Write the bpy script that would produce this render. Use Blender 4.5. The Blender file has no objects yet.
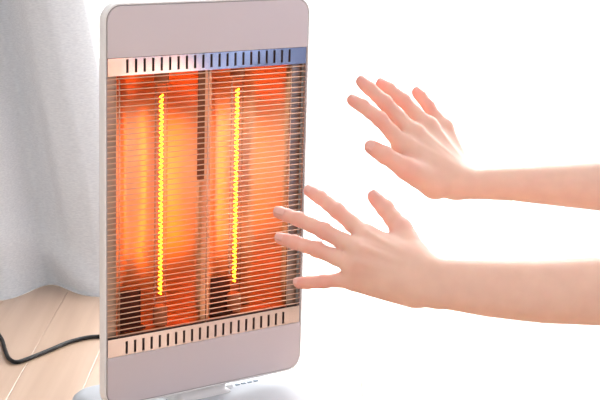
import bpy, bmesh, math, random
import numpy as np
from mathutils import Matrix, Vector

random.seed(7)
np.random.seed(7)
scene = bpy.context.scene
COL = scene.collection

# ------------------------------------------------------------------ camera
F_PX = 1548.0
PITCH, ROLL, CAM_H = math.radians(12.087), math.radians(1.4985), 0.74
fw = np.array([0.0, math.cos(PITCH), -math.sin(PITCH)])
r0 = np.array([1.0, 0.0, 0.0])
u0 = np.cross(r0, fw)
cr, sr = math.cos(ROLL), math.sin(ROLL)
RIGHT, UP = cr * r0 + sr * u0, -sr * r0 + cr * u0
CAM = np.array([0.0, 0.0, CAM_H])

cam_data = bpy.data.cameras.new('camera')
cam_data.sensor_fit = 'HORIZONTAL'
cam_data.sensor_width = 36.0
cam_data.lens = F_PX / 600.0 * 36.0
cam_data.clip_start = 0.05
cam = bpy.data.objects.new('camera', cam_data)
COL.objects.link(cam)
cam.matrix_world = Matrix(((RIGHT[0], UP[0], -fw[0], CAM[0]),
                           (RIGHT[1], UP[1], -fw[1], CAM[1]),
                           (RIGHT[2], UP[2], -fw[2], CAM[2]),
                           (0, 0, 0, 1)))
scene.camera = cam


def at(x, y, d):
    """surveyed point: image position and its real distance -> world metres"""
    return CAM + d * (fw + RIGHT * (x - 300.0) / F_PX - UP * (y - 200.0) / F_PX)


# ------------------------------------------------------------------ world, daylight, exposure
world = bpy.data.worlds.new('World')
scene.world = world
world.use_nodes = True
bg = world.node_tree.nodes['Background']
bg.inputs['Color'].default_value = (1.0, 0.985, 0.97, 1)
bg.inputs['Strength'].default_value = 1.0

ld = bpy.data.lights.new('window_daylight', 'AREA')
ld.shape = 'RECTANGLE'
ld.size, ld.size_y = 2.7, 2.1
ld.energy = 225
ld.color = (1.0, 0.99, 0.985)
lo = bpy.data.objects.new('window_daylight', ld)
COL.objects.link(lo)
lo.location = (0.6, 3.25, 1.1)
lo.rotation_euler = (math.radians(-90), 0, 0)

scene.view_settings.view_transform = 'Standard'
scene.view_settings.look = 'None'
scene.view_settings.gamma = 1.0
scene.view_settings.use_curve_mapping = False
scene.view_settings.exposure = 0.0


# ------------------------------------------------------------------ material helpers
class NT:
    def __init__(self, name):
        self.m = bpy.data.materials.new(name)
        self.m.use_nodes = True
        self.t = self.m.node_tree
        self.t.nodes.clear()
        self.out = self.n('ShaderNodeOutputMaterial')

    def n(self, kind, **kw):
        nd = self.t.nodes.new(kind)
        for k, v in kw.items():
            if hasattr(nd, k):
                setattr(nd, k, v)
        return nd

    def l(self, a, b):
        self.t.links.new(a, b)

    def end(self, sh):
        self.l(sh, self.out.inputs['Surface'])
        return self.m


def ramp(nt, fac, stops):
    rp = nt.n('ShaderNodeValToRGB')
    el = rp.color_ramp.elements
    while len(el) < len(stops):
        el.new(0.5)
    for e, (p, c) in zip(el, stops):
        e.position = p
        e.color = (*c, 1)
    nt.l(fac, rp.inputs['Fac'])
    return rp.outputs['Color']


def simple(name, col, rough=0.4, metal=0.0, var=0.03, scale=40.0, bump=0.0, coat=0.0, sss=0.0, spec=0.5):
    nt = NT(name)
    p = nt.n('ShaderNodeBsdfPrincipled')
    tc = nt.n('ShaderNodeTexCoord')
    ns = nt.n('ShaderNodeTexNoise')
    ns.inputs['Scale'].default_value = scale
    ns.inputs['Detail'].default_value = 4
    nt.l(tc.outputs['Object'], ns.inputs['Vector'])
    lo_ = tuple(max(0, c * (1 - var)) for c in col)
    hi_ = tuple(min(1, c * (1 + var)) for c in col)
    nt.l(ramp(nt, ns.outputs['Fac'], [(0.3, lo_), (0.7, hi_)]), p.inputs['Base Color'])
    p.inputs['Roughness'].default_value = rough
    p.inputs['Metallic'].default_value = metal
    p.inputs['Specular IOR Level'].default_value = spec
    if coat:
        p.inputs['Coat Weight'].default_value = coat
        p.inputs['Coat Roughness'].default_value = 0.08
    if bump:
        b = nt.n('ShaderNodeBump')
        b.inputs['Strength'].default_value = bump
        b.inputs['Distance'].default_value = 0.0005
        nt.l(ns.outputs['Fac'], b.inputs['Height'])
        nt.l(b.outputs['Normal'], p.inputs['Normal'])
    return nt.end(p.outputs['BSDF'])


def mat_wood():
    nt = NT('pale_wood')
    p = nt.n('ShaderNodeBsdfPrincipled')
    tc = nt.n('ShaderNodeTexCoord')
    oi = nt.n('ShaderNodeObjectInfo')
    mp = nt.n('ShaderNodeMapping')
    mp.inputs['Scale'].default_value = (38, 1.6, 8)
    ad = nt.n('ShaderNodeVectorMath', operation='ADD')
    sc = nt.n('ShaderNodeVectorMath', operation='SCALE')
    cb = nt.n('ShaderNodeCombineXYZ')
    for i in range(3):
        nt.l(oi.outputs['Random'], cb.inputs[i])
    nt.l(cb.outputs[0], sc.inputs[0])
    sc.inputs['Scale'].default_value = 37.0
    nt.l(tc.outputs['Object'], ad.inputs[0])
    nt.l(sc.outputs[0], ad.inputs[1])
    nt.l(ad.outputs[0], mp.inputs['Vector'])
    ns = nt.n('ShaderNodeTexNoise')
    ns.inputs['Scale'].default_value = 1.0
    ns.inputs['Detail'].default_value = 5
    ns.inputs['Distortion'].default_value = 0.6
    nt.l(mp.outputs[0], ns.inputs['Vector'])
    c = ramp(nt, ns.outputs['Fac'], [(0.3, (0.52, 0.355, 0.255)), (0.5, (0.57, 0.40, 0.295)), (0.72, (0.625, 0.45, 0.34))])
    hsv = nt.n('ShaderNodeHueSaturation')
    mr = nt.n('ShaderNodeMapRange')
    mr.inputs['To Min'].default_value = 0.92
    mr.inputs['To Max'].default_value = 1.06
    nt.l(oi.outputs['Random'], mr.inputs['Value'])
    nt.l(mr.outputs[0], hsv.inputs['Value'])
    nt.l(c, hsv.inputs['Color'])
    nt.l(hsv.outputs[0], p.inputs['Base Color'])
    p.inputs['Roughness'].default_value = 0.33
    p.inputs['Coat Weight'].default_value = 0.35
    p.inputs['Coat Roughness'].default_value = 0.22
    b = nt.n('ShaderNodeBump')
    b.inputs['Strength'].default_value = 0.06
    b.inputs['Distance'].default_value = 0.001
    nt.l(ns.outputs['Fac'], b.inputs['Height'])
    nt.l(b.outputs['Normal'], p.inputs['Normal'])
    return nt.end(p.outputs['BSDF'])


def mat_linen():
    nt = NT('grey_linen')
    tc = nt.n('ShaderNodeTexCoord')
    mp = nt.n('ShaderNodeMapping')
    mp.inputs['Scale'].default_value = (140, 140, 700)
    nt.l(tc.outputs['Object'], mp.inputs['Vector'])
    ns = nt.n('ShaderNodeTexNoise')
    ns.inputs['Scale'].default_value = 1.0
    ns.inputs['Detail'].default_value = 3
    nt.l(mp.outputs[0], ns.inputs['Vector'])
    c = ramp(nt, ns.outputs['Fac'], [(0.3, (0.635, 0.65, 0.68)), (0.7, (0.755, 0.768, 0.79))])
    d = nt.n('ShaderNodeBsdfDiffuse')
    d.inputs['Roughness'].default_value = 0.8
    t = nt.n('ShaderNodeBsdfTranslucent')
    nt.l(c, d.inputs['Color'])
    nt.l(c, t.inputs['Color'])
    b = nt.n('ShaderNodeBump')
    b.inputs['Strength'].default_value = 0.25
    b.inputs['Distance'].default_value = 0.0006
    nt.l(ns.outputs['Fac'], b.inputs['Height'])
    nt.l(b.outputs['Normal'], d.inputs['Normal'])
    mx = nt.n('ShaderNodeMixShader')
    mx.inputs['Fac'].default_value = 0.14
    nt.l(d.outputs[0], mx.inputs[1])
    nt.l(t.outputs[0], mx.inputs[2])
    return nt.end(mx.outputs[0])


def mat_sheer():
    nt = NT('white_sheer')
    tc = nt.n('ShaderNodeTexCoord')
    ns = nt.n('ShaderNodeTexNoise')
    ns.inputs['Scale'].default_value = 300
    nt.l(tc.outputs['Object'], ns.inputs['Vector'])
    c = ramp(nt, ns.outputs['Fac'], [(0.3, (0.93, 0.93, 0.93)), (0.7, (0.97, 0.97, 0.97))])
    t = nt.n('ShaderNodeBsdfTranslucent')
    d = nt.n('ShaderNodeBsdfDiffuse')
    nt.l(c, t.inputs['Color'])
    nt.l(c, d.inputs['Color'])
    m1 = nt.n('ShaderNodeMixShader')
    m1.inputs['Fac'].default_value = 0.75
    nt.l(d.outputs[0], m1.inputs[1])
    nt.l(t.outputs[0], m1.inputs[2])
    tr = nt.n('ShaderNodeBsdfTransparent')
    m2 = nt.n('ShaderNodeMixShader')
    m2.inputs['Fac'].default_value = 0.45
    nt.l(m1.outputs[0], m2.inputs[1])
    nt.l(tr.outputs[0], m2.inputs[2])
    return nt.end(m2.outputs[0])


def mat_clear(name, tint, gloss):
    nt = NT(name)
    tr = nt.n('ShaderNodeBsdfTransparent')
    tr.inputs['Color'].default_value = (*tint, 1)
    g = nt.n('ShaderNodeBsdfGlossy')
    g.inputs['Roughness'].default_value = 0.03
    lw = nt.n('ShaderNodeLayerWeight')
    lw.inputs['Blend'].default_value = 0.25
    ml = nt.n('ShaderNodeMath', operation='MULTIPLY')
    ml.inputs[1].default_value = gloss
    nt.l(lw.outputs['Fresnel'], ml.inputs[0])
    mx = nt.n('ShaderNodeMixShader')
    nt.l(ml.outputs[0], mx.inputs['Fac'])
    nt.l(tr.outputs[0], mx.inputs[1])
    nt.l(g.outputs[0], mx.inputs[2])
    return nt.end(mx.outputs[0])


def mat_filament():
    nt = NT('glowing_filament')
    e = nt.n('ShaderNodeEmission')
    e.inputs['Color'].default_value = (1.0, 0.225, 0.006, 1)
    e.inputs['Strength'].default_value = 21.0
    return nt.end(e.outputs[0])


def mat_skin():
    nt = NT('skin')
    p = nt.n('ShaderNodeBsdfPrincipled')
    tc = nt.n('ShaderNodeTexCoord')
    ns = nt.n('ShaderNodeTexNoise')
    ns.inputs['Scale'].default_value = 45
    ns.inputs['Detail'].default_value = 5
    nt.l(tc.outputs['Object'], ns.inputs['Vector'])
    base = ramp(nt, ns.outputs['Fac'], [(0.3, (0.79, 0.525, 0.42)), (0.7, (0.86, 0.59, 0.475))])
    at_ = nt.n('ShaderNodeAttribute')
    at_.attribute_name = 'flush'
    mx = nt.n('ShaderNodeMix', data_type='RGBA')
    nt.l(at_.outputs['Fac'], mx.inputs[0])
    nt.l(base, mx.inputs[6])
    mx.inputs[7].default_value = (0.82, 0.36, 0.30, 1)
    nt.l(mx.outputs[2], p.inputs['Base Color'])
    p.inputs['Roughness'].default_value = 0.48
    p.inputs['Specular IOR Level'].default_value = 0.35
    p.inputs['Subsurface Weight'].default_value = 0.4
    p.inputs['Subsurface Radius'].default_value = (0.9, 0.35, 0.2)
    p.inputs['Subsurface Scale'].default_value = 0.010
    vo = nt.n('ShaderNodeTexVoronoi')
    vo.inputs['Scale'].default_value = 700
    nt.l(tc.outputs['Object'], vo.inputs['Vector'])
    b = nt.n('ShaderNodeBump')
    b.inputs['Strength'].default_value = 0.12
    b.inputs['Distance'].default_value = 0.0003
    nt.l(vo.outputs['Distance'], b.inputs['Height'])
    nt.l(b.outputs['Normal'], p.inputs['Normal'])
    return nt.end(p.outputs['BSDF'])


M = {
    'wood': mat_wood(),
    'subfloor': simple('dark_joint', (0.40, 0.28, 0.21), 0.8),
    'wall': simple('white_plaster', (0.86, 0.855, 0.85), 0.8, scale=120, bump=0.1),
    'linen': mat_linen(),
    'sheer': mat_sheer(),
    'pane': mat_clear('window_glass', (0.97, 0.98, 0.98), 0.6),
    'white_plastic': simple('white_plastic', (0.84, 0.84, 0.845), 0.32, var=0.01),
    'base_plastic': simple('pale_grey_plastic', (0.44, 0.46, 0.50), 0.6, var=0.01, spec=0.15),
    'panel': simple('pale_mauve_panel', (0.61, 0.55, 0.575), 0.30, var=0.012, scale=6),
    'seam': simple('grey_seam', (0.36, 0.33, 0.34), 0.5),
    'chrome': simple('polished_strip', (0.80, 0.74, 0.73), 0.14, metal=1.0, var=0.02, scale=15),
    'reflector': simple('glow_tinted_reflector', (0.95, 0.52, 0.28), 0.42, metal=1.0, var=0.02, scale=20),  # orange filament glow put into the metal's base colour
    'flange': simple('tinted_flange', (0.52, 0.39, 0.31), 0.34, metal=1.0, var=0.05, scale=30),
    'dark': simple('slot_shade', (0.10, 0.075, 0.07), 0.7),
    'dark_reflection': simple('dark_reflection_brown', (0.075, 0.024, 0.014), 0.8, var=0.15, scale=60, spec=0.15),  # tone of a dark reflection in the trough, put into the colour
    'dark_brown': simple('dark_brown_plate', (0.24, 0.09, 0.045), 0.7, var=0.2, scale=60, spec=0.2),  # dark brown of the centre plate
    'ceramic': simple('ceramic_holder', (0.42, 0.15, 0.07), 0.6, spec=0.2),
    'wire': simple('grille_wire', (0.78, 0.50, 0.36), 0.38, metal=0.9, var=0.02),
    'quartz': mat_clear('quartz_tube', (1.0, 0.96, 0.92), 0.5),
    'filament': mat_filament(),
    'cord': simple('black_rubber', (0.008, 0.008, 0.009), 0.5, var=0.1, spec=0.25),
    'print': simple('grey_print', (0.22, 0.27, 0.32), 0.7, spec=0.1),
    'skin': mat_skin(),
    'nail': simple('fingernail', (0.82, 0.45, 0.39), 0.5, var=0.03, spec=0.3),
    'denim': simple('blue_denim', (0.10, 0.16, 0.34), 0.85, var=0.2, scale=300, bump=0.3),
    'knit': simple('blue_knit', (0.17, 0.25, 0.45), 0.9, var=0.15, scale=250, bump=0.3),
    'hair': simple('dark_hair', (0.03, 0.02, 0.015), 0.4, var=0.2, scale=200),
}


# ------------------------------------------------------------------ mesh helpers
def link(name, verts, faces, mat, parent=None, smooth=False):
    me = bpy.data.meshes.new(name)
    me.from_pydata([tuple(map(float, v)) for v in verts], [], [tuple(map(int, f)) for f in faces])
    me.update()
    if smooth:
        me.polygons.foreach_set('use_smooth', [True] * len(me.polygons))
    me.materials.append(mat)
    o = bpy.data.objects.new(name, me)
    COL.objects.link(o)
    if parent is not None:
        o.parent = parent
    return o


def tag(o, label=None, cat=None, group=None, kind=None):
    for k, v in (('label', label), ('category', cat), ('group', group), ('kind', kind)):
        if v:
            o[k] = v
    return o


def empty(name, loc, rz=0.0):
    o = bpy.data.objects.new(name, None)
    o.empty_display_size = 0.05
    COL.objects.link(o)
    o.location = loc
    o.rotation_euler = (0, 0, rz)
    return o


class MB:
    def __init__(self):
        self.v, self.f = [], []

    def add(self, v, f):
        k = len(self.v)
        self.v += [tuple(p) for p in v]
        self.f += [tuple(i + k for i in q) for q in f]

    def box(self, x0, x1, y0, y1, z0, z1):
        v = [(x, y, z) for z in (z0, z1) for y in (y0, y1) for x in (x0, x1)]
        self.add(v, [(0, 2, 3, 1), (4, 5, 7, 6), (0, 1, 5, 4), (2, 6, 7, 3), (0, 4, 6, 2), (1, 3, 7, 5)])

    def rings(self, rings, cap0=True, cap1=True, closed=True):
        n = len(rings[0])
        v = [p for r in rings for p in r]
        f = []
        for k in range(len(rings) - 1):
            for i in range(n if closed else n - 1):
                j = (i + 1) % n
                f.append((k * n + i, k * n + j, (k + 1) * n + j, (k + 1) * n + i))
        if cap0:
            f.append(tuple(range(n - 1, -1, -1)))
        if cap1:
            f.append(tuple(range((len(rings) - 1) * n, len(rings) * n)))
        self.add(v, f)

    def build(self, name, mat, parent=None, smooth=False, bevel=0.0, seg=2):
        o = link(name, self.v, self.f, mat, parent, smooth)
        bm = bmesh.new()
        bm.from_mesh(o.data)
        bmesh.ops.recalc_face_normals(bm, faces=bm.faces)
        bm.to_mesh(o.data)
        bm.free()
        if bevel:
            m = o.modifiers.new('bevel', 'BEVEL')
            m.width = bevel
            m.segments = seg
            m.limit_method = 'ANGLE'
        return o


def tube_rings(pts, radii, n=8, flat=1.0):
    pts = [np.array(p, float) for p in pts]
    out = []
    side = None
    for i, p in enumerate(pts):
        t = pts[min(i + 1, len(pts) - 1)] - pts[max(i - 1, 0)]
        t /= np.linalg.norm(t)
        ref = np.array([0, 0, 1.0]) if abs(t[2]) < 0.95 else np.array([1.0, 0, 0])
        if side is None:
            side = np.cross(t, ref)
        side = side - t * (side @ t)
        side /= np.linalg.norm(side)
        up = np.cross(side, t)
        r = radii[i] if hasattr(radii, '__len__') else radii
        out.append([p + r * (math.cos(a) * side + flat * math.sin(a) * up)
                    for a in [2 * math.pi * k / n for k in range(n)]])
    return out


def spline(pts, n=8):
    P = [np.array(p, float) for p in pts]
    P = [2 * P[0] - P[1]] + P + [2 * P[-1] - P[-2]]
    out = []
    for i in range(1, len(P) - 2):
        for k in range(n):
            t = k / n
            a, b, c, d = P[i - 1], P[i], P[i + 1], P[i + 2]
            out.append(0.5 * (2 * b + (c - a) * t + (2 * a - 5 * b + 4 * c - d) * t * t + (3 * b - a - 3 * c + d) * t ** 3))
    out.append(P[-2])
    return out


def rrect(w, h, r, n=6, cx=0.0, cz=0.0):
    pts = []
    for sx, sz, a0 in ((1, 1, 0), (-1, 1, 90), (-1, -1, 180), (1, -1, 270)):
        for k in range(n + 1):
            a = math.radians(a0 + 90 * k / n)
            pts.append((cx + sx * (w / 2 - r) + r * math.cos(a), cz + sz * (h / 2 - r) + r * math.sin(a)))
    return pts


# ------------------------------------------------------------------ setting: floor
mb = MB()
mb.box(-1.62, 1.62, -1.5, 3.0, -0.05, -0.004)
floor = tag(mb.build('floor', M['subfloor']), kind='structure')
PW, PL = 0.1005, 0.92
mb = MB()
g = 0.00035
outer = [(-PW / 2 + g, -PL / 2 + g), (PW / 2 - g, -PL / 2 + g), (PW / 2 - g, PL / 2 - g), (-PW / 2 + g, PL / 2 - g)]
inn = [(x - math.copysign(0.0006, x), y - math.copysign(0.0006, y)) for x, y in outer]
mb.rings([[(x, y, -0.004) for x, y in outer], [(x, y, -0.0006) for x, y in outer], [(x, y, 0.0) for x, y in inn]])
plank0 = mb.build('plank', M['wood'], floor)
used = False
for i in range(32):
    x = -0.405 + (i - 11.5) * PW
    off = [0.0, 0.46, 0.2, 0.7, 0.33, 0.58][(i * 5 + i // 3) % 6]
    y = -1.5 + off - PL / 2
    while y < 3.0 - 0.05:
        a, b = max(y, -1.5), min(y + PL, 2.98)
        if b - a > 0.03:
            o = plank0
            if used:
                o = plank0.copy()
                COL.objects.link(o)
            used = True
            o.location = (x, (a + b) / 2, 0)
            o.scale = (1, (b - a) / PL, 1)
        y += PL

# ------------------------------------------------------------------ setting: wall and window
WX0, WX1, WZ1 = -0.72, 1.62, 2.05
mb = MB()
mb.box(-1.62, WX0, 2.98, 3.1, -0.05, 2.4)
mb.box(WX0, WX1, 2.98, 3.1, WZ1, 2.4)
wall = tag(mb.build('wall_back', M['wall']), kind='structure')
for nm, xa, xb in (('added_wall_left', -1.74, -1.62), ('added_wall_right', 1.62, 1.74)):  # unseen side walls, added to cut the light from the sides
    mb = MB()
    mb.box(xa, xb, -1.5, 3.1, -0.05, 2.4)
    tag(mb.build(nm, M['wall']), kind='structure')
win = empty('window_1', (0, 3.04, 0))
tag(win, kind='structure')
mb = MB()
mb.box(WX0, WX0 + 0.04, -0.03, 0.03, 0, WZ1)
mb.box(WX1 - 0.04, WX1, -0.03, 0.03, 0, WZ1)
mb.box(WX0 + 0.04, WX1 - 0.04, -0.03, 0.03, WZ1 - 0.04, WZ1)
mb.box(WX0 + 0.04, WX1 - 0.04, -0.03, 0.03, 0, 0.035)
mb.box(0.43, 0.47, -0.028, 0.028, 0.035, WZ1 - 0.04)
mb.build('window_frame', M['white_plastic'], win, bevel=0.003)
for a, b in ((WX0 + 0.042, 0.428), (0.472, WX1 - 0.042)):
    mb = MB()
    mb.box(a, b, -0.003, 0.003, 0.037, WZ1 - 0.042)
    mb.build('pane', M['pane'], win)


# ------------------------------------------------------------------ curtains
def cloth(name, nx, nz, fn, mat, thick):
    V = [fn(i / (nx - 1), j / (nz - 1)) for j in range(nz) for i in range(nx)]
    Fc = [(j * nx + i, j * nx + i + 1, (j + 1) * nx + i + 1, (j + 1) * nx + i) for j in range(nz - 1) for i in range(nx - 1)]
    o = link(name, V, Fc, mat, smooth=True)
    if thick:
        s = o.modifiers.new('thickness', 'SOLIDIFY')
        s.thickness = thick
        s.offset = 0
    return o


def sheer_fn(s, t):
    x = -0.80 + 2.40 * s
    z = 0.012 + 2.18 * t
    ph = x * 48 + 0.8 * math.sin(x * 7)
    return (x, 2.86 + 0.026 * math.sin(ph) + 0.008 * math.sin(2.3 * ph + 1), z)


sheer = cloth('sheer_curtain', 260, 12, sheer_fn, M['sheer'], 0)
tag(sheer, 'white sheer curtain glowing with daylight behind the heater and hands', 'curtain')


def drape_fn(s, t):
    z = 0.0016 + 2.2 * t ** 1.6
    q = -1.25 + 0.975 * s                       # cloth position at the floor
    low = max(0.0, 1 - z / 0.62)
    x = q - 0.115 * (1 - low) * (0.35 + 0.65 * s) - 0.10 * min(1, max(0, z - 0.62))
    ph = 2 * math.pi * (q + 0.435) / 0.215
    ph2 = ph + 0.75 * math.sin(ph + 0.4)
    amp = 0.066 - 0.014 * low
    if q > -0.435:
        amp *= 0.55 + 0.25 * (1 - low)
    y = 2.672 + amp * (math.cos(ph2) - 1) + 0.012 * math.sin(ph * 0.47 + 1.3)
    y += 0.9 * max(0.0, q + 0.335) * (1 - 0.5 * low)          # the free edge turns back towards the glass
    y += 0.010 * math.exp(-((q + 0.40) / 0.012) ** 2) * min(1, z / 0.15)
    if t == 0:
        y -= 0.008
    # slack of the hem resting on the boards: soft diagonal drag fold
    d = (q + 0.435) * 0.8 + (z - 0.07) * 0.9
    y -= 0.022 * math.exp(-(d / 0.035) ** 2) * math.exp(-((z - 0.06) / 0.09) ** 2)
    return (x, y, z)


drape = cloth('drape_curtain', 150, 90, drape_fn, M['linen'], 0.003)
tag(drape, 'grey linen drape hanging to the floor in soft folds behind the cord', 'curtain')

# ------------------------------------------------------------------ heater
YAW = math.radians(37.5388)
PWID, PHGT, PZ = 0.3138, 0.52, 0.0488
cx = -0.2434 + math.cos(YAW) * PWID / 2
cy = 1.9079 + math.sin(YAW) * PWID / 2
FY = -0.03                                      # local y of the front face
heater = empty('electric_heater', (cx - math.sin(YAW) * 0.03, cy + math.cos(YAW) * 0.03, 0), YAW)
tag(heater, 'white upright electric heater with two glowing orange tubes behind a wire grille', 'heater')
ZC = PZ + PHGT / 2
ZT, ZB = PZ + 0.8749 * PHGT, PZ + 0.1263 * PHGT        # edges of the two painted panels
GT, GB = 0.4809, 0.1391                               # grille opening
HW = PWID / 2
RC = 0.020

# outer shell: rolled rim, side wall, tapering back
prof = [(0.0004, FY + 0.006), (0.0004, FY + 0.0012), (0.0014, FY + 0.0004), (0.0026, FY + 0.0012), (0.0034, FY + 0.003),
        (0.0036, FY + 0.006), (0.0036, FY + 0.0125), (0.0026, FY + 0.0145), (-0.004, FY + 0.016), (-0.016, FY + 0.020),
        (-0.040, FY + 0.058), (-0.052, FY + 0.066)]
mb = MB()
mb.rings([[(x, y, z) for x, z in rrect(PWID + 2 * o, PHGT + 2 * o, max(RC + o, 0.006), 8, 0, ZC)] for o, y in prof], cap0=False)
mb.build('shell', M['white_plastic'], heater, smooth=True)
# dark seam round the face
mb = MB()
a = rrect(PWID + 0.0008, PHGT + 0.0008, RC, 8, 0, ZC)
b = rrect(PWID - 0.003, PHGT - 0.003, RC - 0.0015, 8, 0, ZC)
mb.rings([[(x, FY + 0.0016, z) for x, z in a], [(x, FY + 0.0016, z) for x, z in b],
          [(x, FY + 0.006, z) for x, z in b], [(x, FY + 0.006, z) for x, z in a]], cap0=False, cap1=False)
mb.build('seam', M['seam'], heater)


def plate(name, pts, y0, y1, mat, bev):
    m = MB()
    m.rings([[(x, y0, z) for x, z in pts], [(x, y1, z) for x, z in pts]])
    return m.build(name, mat, heater, bevel=bev)


full = rrect(PWID - 0.0022, PHGT - 0.0022, RC - 0.001, 8, 0, ZC)
top_pts = [p for p in full if p[1] > ZC]
top_pts += [(-HW + 0.0011, ZT), (HW - 0.0011, ZT)]
bot_pts = [(HW - 0.0011, ZB), (-HW + 0.0011, ZB)] + [p for p in full if p[1] < ZC]
plate('upper_panel', top_pts, FY, FY + 0.005, M['panel'], 0.0006)
plate('lower_panel', bot_pts, FY, FY + 0.005, M['panel'], 0.0006)


def slot_strip(z0, z1, s0, s1, y0):
    """metal strip pierced by 21 upright slots"""
    m = MB()
    X = [-HW + 0.002]
    for i in range(21):
        c = -0.1268 + i * 0.2536 / 20
        X += [c - 0.0018, c + 0.0018]
    X.append(HW - 0.002)
    Z = [z0, s0, s1, z1]
    y1 = y0 + 0.0012
    nx = len(X)
    hole = lambda i, j: j == 1 and i % 2 == 1
    V = [(x, y, z) for y in (y0, y1) for z in Z for x in X]
    idx = lambda i, j, k: k * nx * 4 + j * nx + i
    Fc = []
    for j in range(3):
        for i in range(nx - 1):
            if hole(i, j):
                for (p, q) in (((i, j), (i + 1, j)), ((i + 1, j), (i + 1, j + 1)), ((i + 1, j + 1), (i, j + 1)), ((i, j + 1), (i, j))):
                    Fc.append((idx(*p, 0), idx(*q, 0), idx(*q, 1), idx(*p, 1)))
            else:
                for k in (0, 1):
                    Fc.append((idx(i, j, k), idx(i + 1, j, k), idx(i + 1, j + 1, k), idx(i, j + 1, k)))
    m.add(V, Fc)
    o = m.build('vent_strip', M['chrome'], heater)
    m = MB()
    m.box(-HW + 0.002, HW - 0.002, y0 + 0.006, y0 + 0.008, z0, z1)
    m.build('slot_shade_backing', M['dark'], o)  # dark sheet stands in for the shade inside the slots
    return o


slot_strip(GT, ZT - 0.0006, 0.4842, 0.5013, FY + 0.0012)
slot_strip(ZB + 0.0006, GB, 0.1167, 0.1337, FY + 0.0012)

# reflector housing
FL = 0.0195                                   # flange width
RY = FY + 0.010                               # flange plane
RD = 0.040                                    # trough depth
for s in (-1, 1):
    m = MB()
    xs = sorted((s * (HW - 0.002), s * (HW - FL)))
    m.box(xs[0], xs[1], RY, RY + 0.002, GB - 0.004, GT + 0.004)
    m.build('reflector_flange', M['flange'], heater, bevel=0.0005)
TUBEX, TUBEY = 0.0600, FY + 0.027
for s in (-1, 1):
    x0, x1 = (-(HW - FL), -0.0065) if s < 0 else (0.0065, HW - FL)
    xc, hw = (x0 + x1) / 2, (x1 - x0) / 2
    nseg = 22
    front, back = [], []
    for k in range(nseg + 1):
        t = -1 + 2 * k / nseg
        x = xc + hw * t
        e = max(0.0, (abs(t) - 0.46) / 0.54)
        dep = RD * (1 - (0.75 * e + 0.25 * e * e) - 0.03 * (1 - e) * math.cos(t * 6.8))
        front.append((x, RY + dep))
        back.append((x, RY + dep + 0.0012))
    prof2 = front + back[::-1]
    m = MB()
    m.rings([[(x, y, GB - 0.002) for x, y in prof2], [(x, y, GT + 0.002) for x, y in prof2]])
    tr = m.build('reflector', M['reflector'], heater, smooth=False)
    for p in tr.data.polygons:
        p.use_smooth = len(p.vertices) == 4
    # end plates
    for z0, z1 in ((GB - 0.0035, GB - 0.002), (GT + 0.002, GT + 0.0035)):
        m = MB()
        m.box(x0, x1, RY, RY + RD, z0, z1)
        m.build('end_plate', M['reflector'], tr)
    # added dark plates standing in for a dark reflection beside the lamp foot
    m = MB()
    m.box(xc - hw * 0.80, xc - hw * 0.22, RY + 0.022, RY + 0.026, GB, GB + 0.052)
    m.box(xc - hw * 0.80, xc - hw * 0.22, RY + 0.010, RY + 0.026, GB, GB + 0.004)
    m.build('dark_reflection_plate', M['dark_reflection'], tr, bevel=0.001)
    # quartz lamp
    lamp = None
    xl = s * TUBEX
    n = 20
    circ = lambda r, z: [(xl + r * math.cos(2 * math.pi * k / n), TUBEY + r * math.sin(2 * math.pi * k / n), z) for k in range(n)]
    m = MB()
    m.rings([circ(0.004, 0.160), circ(0.0080, 0.168), circ(0.0088, 0.175), circ(0.0088, 0.457), circ(0.0080, 0.463), circ(0.004, 0.470)])
    lamp = m.build('quartz_tube', M['quartz'], heater, smooth=True)
    lamp.visible_shadow = True
    pts = []
    turns, zb, zt = 46, 0.181, 0.449
    for k in range(turns * 9 + 1):
        a = 2 * math.pi * k / 9
        pts.append((xl + 0.0019 * math.cos(a), TUBEY + 0.0019 * math.sin(a), zb + (zt - zb) * k / (turns * 9)))
    m = MB()
    m.rings(tube_rings(pts, 0.0010, 6))
    m.build('filament', M['filament'], lamp, smooth=True)
    for z0, z1 in ((GB, 0.166), (0.464, GT)):
        m = MB()
        lo_, hi_ = (z0, z1)
        m.rings([circ(0.0085, lo_), circ(0.0096, lo_ + 0.001), circ(0.0096, hi_ - 0.003), circ(0.0086, hi_ - 0.0008), circ(0.0060, hi_)])
        m.build('lamp_holder', M['ceramic'], lamp, smooth=False)
# ridge between the two troughs
m = MB()
m.box(-0.0066, 0.0066, RY, RY + 0.003, GB - 0.002, GT + 0.002)
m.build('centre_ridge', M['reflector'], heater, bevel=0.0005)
m = MB()
m.box(-0.0150, -0.0045, RY - 0.002, RY - 0.0002, 0.335, GT + 0.001)
m.build('centre_plate', M['dark_brown'], heater, bevel=0.0004)  # dark brown plate over the upper part of the ridge

# wire grille
m = MB()
for x in (-0.1364, -0.0018, 0.1327):
    m.rings(tube_rings([(x, FY + 0.0042, GB - 0.004), (x, FY + 0.0042, GT + 0.004)], 0.0010, 8))
grille = m.build('grille', M['wire'], heater, smooth=True)
m = MB()
m.rings(tube_rings([(-HW + 0.0012, 0, 0), (HW - 0.0012, 0, 0)], 0.00075, 8))
w0 = m.build('wire', M['wire'], grille, smooth=True)
NW = 48
for i in range(NW):
    o = w0
    if i:
        o = w0.copy()
        COL.objects.link(o)
    o.location = (0, FY + 0.0024, GB + (GT - GB) * (i + 0.5) / NW)

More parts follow.
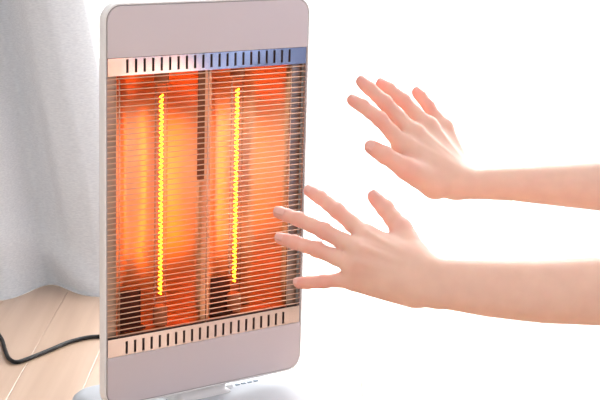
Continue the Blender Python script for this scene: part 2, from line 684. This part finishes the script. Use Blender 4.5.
# stand
BA, BB, BO = 0.146, 0.130, 0.018 - 0.03
mb = MB()
rings = []
for o, z in ((-0.004, 0.0), (0.0, 0.003), (0.0, 0.016), (-0.002, 0.022), (-0.007, 0.027), (-0.016, 0.030), (-0.05, 0.031)):
    rings.append([(x, y, z) for x, y in rrect(2 * (BA + o), 2 * (BB + o), 0.045 + o * 0.6, 8, 0, BO)])
mb.rings(rings)
base = mb.build('base', M['base_plastic'], heater, smooth=True)
mb = MB()
mb.rings([[(x, y, z) for x, y in rrect(w, d, 0.012, 5, 0, -0.004)] for w, d, z in ((0.10, 0.046, 0.029), (0.085, 0.034, 0.036), (0.08, 0.030, 0.0485 + 0.016))])
mb.build('neck', M['white_plastic'], heater, smooth=True)
# control marks and button on the base behind the panel
mb = MB()
circ = lambda r, z: [(0.052 + r * math.cos(a), -0.002 + r * math.sin(a), z) for a in [2 * math.pi * k / 20 for k in range(20)]]
mb.rings([circ(0.0085, 0.0305), circ(0.0085, 0.035), circ(0.0075, 0.0365)])
mb.build('button', M['white_plastic'], base)
for k in range(4):
    mb = MB()
    x = 0.064 + 0.0105 * k
    mb.box(x, x + 0.0062, -0.007, -0.0035, 0.0300, 0.0320)
    mb.build('control_mark', M['print'], base)

# power cord (world points -> heater space)
inv = Matrix.Translation(heater.location) @ Matrix.Rotation(YAW, 4, 'Z')
inv = inv.inverted()
raw = [(-0.185, 2.115, 0.014), (-0.19, 2.16, 0.006), (-0.20, 2.26, 0.0035), (-0.245, 2.345, 0.0035), (-0.313, 2.362, 0.0035), (-0.352, 2.335, 0.0035),
       (-0.381, 2.284, 0.0035), (-0.408, 2.236, 0.0035), (-0.4215, 2.222, 0.0038), (-0.435, 2.240, 0.0040), (-0.448, 2.280, 0.0038), (-0.468, 2.345, 0.0035),
       (-0.51, 2.43, 0.0035), (-0.60, 2.50, 0.0035), (-0.78, 2.52, 0.0035), (-1.0, 2.46, 0.0035)]
pts = [inv @ Vector(p) for p in spline(raw, 10)]
mb = MB()
mb.rings(tube_rings([tuple(p) for p in pts], 0.0033, 10))
mb.build('power_cord', M['cord'], heater, smooth=True)


# ------------------------------------------------------------------ person: implicit-surface modelling
def round_cone(P, a, b, r1, r2):
    a, b = np.asarray(a, np.float32), np.asarray(b, np.float32)
    ba = b - a
    l2 = float(ba @ ba)
    if l2 < 1e-10:
        return np.sqrt(((P - a) ** 2).sum(-1)) - max(r1, r2)
    rr = r1 - r2
    a2 = l2 - rr * rr
    if a2 <= 1e-12:
        return np.sqrt(((P - (a if r1 > r2 else b)) ** 2).sum(-1)) - max(r1, r2)
    il2 = 1.0 / l2
    pa = P - a
    y = pa @ ba
    z = y - l2
    x2 = ((pa * l2 - y[..., None] * ba) ** 2).sum(-1)
    y2 = y * y * l2
    z2 = z * z * l2
    k = np.sign(rr) * rr * rr * x2
    d = (np.sqrt(x2 * a2 * il2) + y * rr) * il2 - r1
    c1 = np.sign(z) * a2 * z2 > k
    c2 = np.sign(y) * a2 * y2 < k
    d = np.where(c2, np.sqrt(x2 + y2) * il2 - r1, d)
    d = np.where(c1, np.sqrt(x2 + z2) * il2 - r2, d)
    return d


def smin(a, b, k):
    if k <= 0:
        return np.minimum(a, b)
    h = np.clip(0.5 + 0.5 * (b - a) / k, 0, 1)
    return b + (a - b) * h - k * h * (1 - h)


class Field:
    def __init__(self, lo, hi, h):
        self.lo, self.h = np.array(lo, np.float32), h
        self.n = np.ceil((np.array(hi) - np.array(lo)) / h).astype(int) + 1

    def new(self):
        return np.full(tuple(self.n), 0.05, np.float32)

    def cone(self, D, a, b, r1, r2, k):
        a, b = np.asarray(a, float), np.asarray(b, float)
        m = max(r1, r2) + 0.03
        i0 = np.clip(np.floor((np.minimum(a, b) - m - self.lo) / self.h).astype(int), 0, self.n)
        i1 = np.clip(np.ceil((np.maximum(a, b) + m - self.lo) / self.h).astype(int) + 1, 0, self.n)
        if (i1 <= i0).any():
            return
        ax = [self.lo[q] + self.h * np.arange(i0[q], i1[q], dtype=np.float32) for q in range(3)]
        P = np.stack(np.meshgrid(*ax, indexing='ij'), -1).astype(np.float32)
        s = tuple(slice(i0[q], i1[q]) for q in range(3))
        D[s] = smin(D[s], round_cone(P, a, b, r1, r2), k)

    def mesh(self, D):
        """surface nets"""
        S = D < 0
        n = D.shape
        c = np.zeros((n[0] - 1, n[1] - 1, n[2] - 1), np.int8)
        for i in (0, 1):
            for j in (0, 1):
                for k in (0, 1):
                    c += S[i:n[0] - 1 + i, j:n[1] - 1 + j, k:n[2] - 1 + k]
        act = np.argwhere((c > 0) & (c < 8))
        ids = np.full(c.shape, -1, np.int64)
        ids[tuple(act.T)] = np.arange(len(act))
        acc = np.zeros((len(act), 3))
        cnt = np.zeros(len(act))
        corners = [(i, j, k) for i in (0, 1) for j in (0, 1) for k in (0, 1)]
        for p in corners:
            for q in range(3):
                if p[q]:
                    continue
                e = list(p)
                e[q] = 1
                d0 = D[tuple((act + p).T)]
                d1 = D[tuple((act + e).T)]
                cross = (d0 < 0) != (d1 < 0)
                t = np.where(cross, d0 / np.where(cross, d0 - d1, 1), 0)
                pos = np.tile(np.array(p, float), (len(act), 1))
                pos[:, q] = t
                acc += pos * cross[:, None]
                cnt += cross
        V = self.lo + self.h * (act + acc / cnt[:, None])
        Fs = []
        for q in range(3):
            a, b = (q + 1) % 3, (q + 2) % 3
            sl0 = [slice(None)] * 3
            sl1 = [slice(None)] * 3
            sl0[q] = slice(0, n[q] - 1)
            sl1[q] = slice(1, n[q])
            s0, s1 = S[tuple(sl0)], S[tuple(sl1)]
            ed = np.argwhere(s0 != s1)
            ok = (ed[:, a] > 0) & (ed[:, b] > 0) & (ed[:, a] < n[a] - 1) & (ed[:, b] < n[b] - 1)
            ed = ed[ok]
            flip = s0[tuple(ed.T)]
            ea, eb = np.zeros(3, int), np.zeros(3, int)
            ea[a], eb[b] = 1, 1
            f = np.stack([ids[tuple((ed - ea - eb).T)], ids[tuple((ed - eb).T)], ids[tuple(ed.T)], ids[tuple((ed - ea).T)]], 1)
            f[~flip] = f[~flip][:, ::-1]
            Fs.append(f)
        return V, np.concatenate(Fs)


def relax(V, Fc, it=2, lam=0.5):
    E = np.concatenate([Fc[:, [0, 1]], Fc[:, [1, 2]], Fc[:, [2, 3]], Fc[:, [3, 0]]])
    for _ in range(it):
        acc = np.zeros_like(V)
        cnt = np.zeros(len(V))
        for i, j in ((0, 1), (1, 0)):
            for q in range(3):
                acc[:, q] += np.bincount(E[:, i], V[E[:, j], q], len(V))
            cnt += np.bincount(E[:, i], minlength=len(V))
        V = V + lam * (acc / np.maximum(cnt, 1)[:, None] - V)
    return V


def nrm(v):
    return v / np.linalg.norm(v)


def make_arm(spec, h=0.0016):
    """spec: joints of one hand and arm in world metres; returns verts, faces, flush, nail list"""
    fing = spec['fingers']
    allp = [p for f in fing for p in f['p']] + spec['thumb']['p'] + [spec['wrist']] + [q[0] for q in spec['arm']]
    allp = np.array(allp)
    fld = Field(allp.min(0) - 0.055, allp.max(0) + 0.055, h)
    dors = spec['dorsal']
    wr, wd = spec['wrist'], spec['wdir']
    # palm
    D = fld.new()
    for i, f in enumerate(fing):
        s = (1.5 - i) / 1.5
        cpt = wr + wd * 0.0100 * s + nrm(f['p'][0] - wr) * 0.012
        fld.cone(D, cpt, f['p'][0], 0.0135, f['r'][0] * 1.10, 0.014)
        fld.cone(D, cpt - dors * 0.005, f['p'][0] - dors * 0.005, 0.013, f['r'][0] * 1.05, 0.014)
    th = spec['thumb']
    fld.cone(D, th['p'][0], th['p'][1], th['r'][0], th['r'][1], 0.012)
    fld.cone(D, th['p'][0], fing[0]['p'][0] * 0.55 + wr * 0.45 - dors * 0.004, th['r'][0] * 0.9, 0.011, 0.012)
    # first web
    fld.cone(D, th['p'][0] * 0.35 + th['p'][1] * 0.65, fing[0]['p'][0] * 0.72 + wr * 0.28 - dors * 0.004, 0.0068, 0.0085, 0.012)
    # hypothenar
    fld.cone(D, wr - wd * 0.006 + nrm(fing[3]['p'][0] - wr) * 0.018 - dors * 0.007, fing[3]['p'][0] * 0.7 + wr * 0.3 - dors * 0.006, 0.0125, 0.010, 0.010)
    # forearm: two bones with flesh
    arm = spec['arm']
    bones = [fld.new(), fld.new()]
    for (a, w1, r1), (b, w2, r2) in zip(arm[:-1], arm[1:]):
        fld.cone(bones[0], a + w1, b + w2, r1, r2, 0)
        fld.cone(bones[1], a - w1, b - w2, r1, r2, 0)
    D = smin(D, smin(bones[0], bones[1], 0.012), 0.010)
    # ulna head
    fld.cone(D, spec['ulna'], spec['ulna'], 0.0085, 0.0085, 0.010)
    # tendons on the back of the hand
    for i, f in enumerate(fing):
        s = (1.5 - i) / 1.5
        a = wr + wd * 0.007 * s + dors * 0.0125 + nrm(f['p'][0] - wr) * 0.020
        b = f['p'][0] + dors * (f['r'][0] * spec['tendon'])
        fld.cone(D, a, b, 0.0018, 0.0026, 0.004)
        fld.cone(D, f['p'][0] + dors * 0.0025, f['p'][0] + dors * 0.0025, f['r'][0] * 0.98, f['r'][0] * 0.98, 0.006)
    # fingers
    A = fld.new()
    for f in fing + [th]:
        B = fld.new()
        for k in range(len(f['p']) - 1):
            p, q, ra, rb = f['p'][k], f['p'][k + 1], f['r'][k], f['r'][k + 1]
            mid = (p + q) / 2
            rm = (ra + rb) / 2 * 0.965
            fld.cone(B, p, mid, ra, rm, 0.003)
            fld.cone(B, mid, q, rm, rb, 0.003)
        # bony joints on the back of the finger
        for k in range(1, len(f['p']) - 1):
            q = f['p'][k] + f['d'] * 0.0010
            fld.cone(B, q, q, f['r'][k] * 1.0, f['r'][k] * 1.0, 0.003)
        # fleshy fingertip pad
        ax = nrm(f['p'][-1] - f['p'][-2])
        fld.cone(B, f['p'][-2] * 0.4 + f['p'][-1] * 0.6 - f['d'] * 0.0010, f['p'][-1] - ax * 0.001 - f['d'] * 0.0008, f['r'][-1] * 1.06, f['r'][-1] * 1.0, 0.003)
        A = np.minimum(A, B)
        # webbing onto the palm
    D = smin(D, A, 0.0065)
    V, Fc = fld.mesh(D)
    V = relax(V, Fc, 3)
    flush = np.zeros(len(V))
    for f in fing + [th]:
        for k, p in enumerate(f['p']):
            amt = (0.25, 0.6, 0.5, 0.85)[k] if len(f['p']) == 4 else (0.1, 0.3, 0.5, 0.85)[k]
            d2 = ((V - p) ** 2).sum(-1)
            flush = np.maximum(flush, amt * np.exp(-d2 / (2 * 0.013 ** 2)))
    flush = np.clip(0.12 + flush, 0, 1)
    nails = []
    for f in fing + [th]:
        nails.append((f['p'][-2], f['p'][-1], f['r'][-2], f['r'][-1], f['d']))
    return V, Fc, flush, nails


def P_(*a):
    return at(*a)


def finger(pts, r, dors):
    p = [at(*q) for q in pts]
    ax = nrm(p[-1] - p[-2])
    d = dors - ax * (dors @ ax)
    return {'p': p, 'r': [x * 0.001 for x in r], 'd': nrm(d)}


TOCAM = -fw
# left hand (nearer the camera): back of the hand to the camera, fingers spread
dn = nrm(TOCAM * 0.88 + UP * 0.42 - RIGHT * 0.1)
near = {
    'dorsal': dn, 'tendon': 1.32,
    'fingers': [
        finger([(367, 237, 1.628), (337, 210.5, 1.640), (320, 197.5, 1.650), (309, 190.3, 1.656)], [9.6, 8.1, 7.2, 5.9], dn),
        finger([(363, 252, 1.615), (324, 231, 1.628), (298, 219, 1.640), (278.6, 212, 1.648)], [9.8, 8.4, 7.4, 6.1], dn),
        finger([(357, 266, 1.615), (317, 249.5, 1.626), (295, 242.5, 1.638), (280, 238.2, 1.646)], [9.4, 8.0, 7.1, 5.9], dn),
        finger([(355, 278.5, 1.622), (324, 281.5, 1.632), (308, 282.6, 1.640), (298, 282.5, 1.645)], [8.6, 6.9, 6.2, 5.3], dn),
    ],
    'thumb': finger([(415, 259, 1.622), (401, 229, 1.640), (385, 208.5, 1.650), (373.5, 196, 1.656)], [14.0, 10.2, 8.8, 6.4], nrm(dn * 0.5 + RIGHT * 0.8 + UP * 0.2)),
    'wrist': at(426, 281, 1.606),
    'wdir': nrm(at(430, 262, 1.61) - at(425, 300, 1.60)),
    'ulna': at(437, 298, 1.598),
}
vd = nrm(UP * 0.97 + RIGHT * 0.1 + fw * 0.2)
near['arm'] = [(near['wrist'], vd * 0.0085, 0.0172), (at(445, 284, 1.604), vd * 0.0080, 0.0178), (at(490, 288.5, 1.602), vd * 0.0085, 0.0210),
               (at(545, 291.5, 1.602), vd * 0.0090, 0.0240), (at(605, 291, 1.606), vd * 0.0100, 0.0262), (at(660, 287, 1.622), vd * 0.011, 0.0290),
               (at(700, 283, 1.65), vd * 0.009, 0.033), (at(745, 235, 1.685), vd * 0.006, 0.038)]

# right hand (farther): raised, back of the hand up and thumb side to the camera
df = nrm(UP * 0.62 + RIGHT * 0.55 + TOCAM * 0.55)
far = {
    'dorsal': df, 'tendon': 0.95,
    'fingers': [
        finger([(405, 147, 1.738), (379.5, 119, 1.732), (362.5, 106.3, 1.737), (352, 99.6, 1.742)], [9.6, 8.2, 7.2, 5.9], df),
        finger([(414, 134, 1.752), (384.5, 102.5, 1.748), (369.5, 88.8, 1.753), (361.2, 81.0, 1.758)], [9.6, 8.3, 7.3, 6.0], df),
        finger([(428, 127, 1.770), (403, 100.3, 1.768), (389, 89.2, 1.772), (380.7, 83.3, 1.776)], [9.2, 7.8, 7.0, 5.8], df),
        finger([(444, 129, 1.788), (428.5, 106.5, 1.788), (421, 97, 1.790), (416.2, 91.3, 1.792)], [8.4, 6.9, 6.2, 5.2], df),
    ],
    'thumb': finger([(435, 184, 1.738), (406, 168.5, 1.718), (385, 155.2, 1.716), (371, 146.6, 1.720)], [14.5, 11.0, 9.6, 7.6], nrm(df * 0.3 + TOCAM * 0.6 - UP * 0.2)),
    'wrist': at(463, 183, 1.757),
    'ulna': at(474, 176, 1.778),
}
near_far_w = nrm(at(465, 184, 1.745) - at(466, 181, 1.775))
far['wdir'] = near_far_w
wv = nrm(fw * 0.98 + UP * 0.1)
far['arm'] = [(at(456, 184, 1.755), wv * 0.0095, 0.0165), (at(482, 183, 1.757), wv * 0.0090, 0.0172), (at(515, 183, 1.758), wv * 0.0090, 0.0192),
              (at(560, 184, 1.762), wv * 0.0095, 0.0238), (at(605, 185, 1.768), wv * 0.0100, 0.0285), (at(660, 187, 1.782), wv * 0.011, 0.0320),
              (at(705, 187, 1.80), wv * 0.008, 0.035), (at(735, 140, 1.85), wv * 0.006, 0.039)]

person = empty('person', (0.75, 1.9, 0))
tag(person, 'person in blue clothes stretching both bare forearms and open hands towards the heater', 'person')
pinv = np.array([0.75, 1.9, 0.0])
VV, FF, FL_, NAILS = [], [], [], []
k = 0
for sp in (near, far):
    V, Fc, fl, nl = make_arm(sp)
    VV.append(V)
    FF.append(Fc + k)
    FL_.append(fl)
    NAILS += nl
    k += len(V)
# head and neck (out of the picture, above the arms)
HEAD = np.array([0.60, 1.90, 0.93])
fh = Field(HEAD - (0.14, 0.13, 0.30), HEAD + (0.16, 0.13, 0.16), 0.005)
D = fh.new()
fh.cone(D, HEAD + (0.02, 0, 0.03), HEAD + (0.0, 0, 0.02), 0.088, 0.082, 0.02)
fh.cone(D, HEAD + (-0.03, 0, -0.03), HEAD + (-0.045, 0, -0.075), 0.058, 0.036, 0.03)
fh.cone(D, HEAD + (-0.088, 0, 0.005), HEAD + (-0.103, 0, -0.03), 0.008, 0.012, 0.012)
fh.cone(D, HEAD + (-0.082, -0.012, -0.062), HEAD + (-0.082, 0.012, -0.062), 0.008, 0.008, 0.006)
for s in (-1, 1):
    fh.cone(D, HEAD + (0.01, 0.078 * s, 0.02), HEAD + (0.012, 0.076 * s, -0.02), 0.013, 0.010, 0.006)
    fh.cone(D, HEAD + (-0.074, 0.03 * s, 0.012), HEAD + (-0.074, 0.03 * s, 0.012), 0.013, 0.013, 0.006)
fh.cone(D, HEAD + (0.02, 0, -0.04), HEAD + (0.06, 0, -0.22), 0.052, 0.058, 0.03)
V, Fc = fh.mesh(D)
VV.append(V)
FF.append(Fc + k)
FL_.append(np.full(len(V), 0.1))
body = link('body', np.concatenate(VV) - pinv, np.concatenate(FF), M['skin'], person, smooth=True)
attr = body.data.attributes.new('flush', 'FLOAT', 'POINT')
attr.data.foreach_set('value', np.concatenate(FL_).astype(np.float32))


def make_nail(p0, p1, r0_, r1_, d):
    ax = nrm(p1 - p0)
    d = nrm(d - ax * (d @ ax))
    sd = np.cross(ax, d)
    L = np.linalg.norm(p1 - p0)
    nu, nv = 7, 6
    top, botm = [], []
    for j in range(nv):
        t = j / (nv - 1)
        ln = L * 0.62 + t * (L * 0.38 + r1_ * 0.72)
        s = min(1.0, ln / L)
        r = r0_ + (r1_ - r0_) * s
        if ln > L:
            r = r1_ * math.sqrt(max(0.3, 1 - ((ln - L) / r1_ * 0.75) ** 2))
        wid = math.radians(47) * (1 - 0.25 * max(0, (t - 0.7) / 0.3) ** 2) * (0.86 + 0.14 * min(1, t * 4))
        for i in range(nu):
            a = wid * (2 * i / (nu - 1) - 1)
            dirv = math.cos(a) * d + math.sin(a) * sd
            c = p0 + ax * ln
            top.append(c + dirv * (r + 0.0004))
            botm.append(c + dirv * (r - 0.0008))
    V = top + botm
    n = nu * nv
    Fc = []
    for j in range(nv - 1):
        for i in range(nu - 1):
            q = (j * nu + i, j * nu + i + 1, (j + 1) * nu + i + 1, (j + 1) * nu + i)
            Fc += [q, tuple(x + n for x in q[::-1])]
    rim = [i for i in range(nu)] + [j * nu + nu - 1 for j in range(1, nv)] + [(nv - 1) * nu + i for i in range(nu - 2, -1, -1)] + [j * nu for j in range(nv - 2, 0, -1)]
    for a, b in zip(rim, rim[1:] + rim[:1]):
        Fc.append((b, a, a + n, b + n))
    return V, Fc


for nl in NAILS:
    V, Fc = make_nail(*nl)
    link('fingernail', np.array(V) - pinv, Fc, M['nail'], body, smooth=True)

# clothing
LS, RS = np.array([0.66, 1.76, 0.66]), np.array([0.66, 2.06, 0.67])
HIP = np.array([0.88, 1.91, 0.20])
fc = Field((0.30, 1.40, -0.02), (1.22, 2.30, 0.86), 0.008)
D = fc.new()
for s in (-1, 1):
    fc.cone(D, HIP + (0, 0.06 * s, 0.06), np.array([0.72, 1.91 + 0.08 * s, 0.56]), 0.115, 0.10, 0.04)
fc.cone(D, LS, RS, 0.062, 0.062, 0.04)
fc.cone(D, np.array([0.68, 1.91, 0.66]), np.array([0.66, 1.91, 0.75]), 0.075, 0.058, 0.03)
for sp, sh in ((near, LS), (far, RS)):
    el = sp['arm'][-2][0]
    cuff = el + (sp['arm'][-1][0] - el) * 0.25
    fc.cone(D, cuff, sh, 0.050, 0.062, 0.02)
V, Fc = fc.mesh(D)
V = relax(V, Fc, 2)
link('sweater', V - pinv, Fc, M['knit'], body, smooth=True)
D = fc.new()
fc.cone(D, HIP + (0, -0.06, 0), HIP + (0, 0.06, 0), 0.13, 0.13, 0.04)
for s in (-1, 1):
    kn = np.array([0.56, 1.91 + 0.12 * s, 0.085])
    fc.cone(D, HIP + (0, 0.07 * s, -0.01), kn, 0.10, 0.07, 0.03)
    fc.cone(D, kn, np.array([0.98, 1.91 + 0.10 * s, 0.06]), 0.06, 0.045, 0.02)
V, Fc = fc.mesh(D)
V = relax(V, Fc, 2)
link('jeans', V - pinv, Fc, M['denim'], body, smooth=True)
fh2 = Field(HEAD - (0.16, 0.15, 0.2), HEAD + (0.18, 0.15, 0.18), 0.006)
D = fh2.new()
fh2.cone(D, HEAD + (0.035, 0, 0.04), HEAD + (0.01, 0, 0.05), 0.098, 0.088, 0.02)
fh2.cone(D, HEAD + (0.05, 0, 0.0), HEAD + (0.085, 0, -0.13), 0.085, 0.05, 0.03)
V, Fc = fh2.mesh(D)
link('hair', V - pinv, Fc, M['hair'], body, smooth=True)
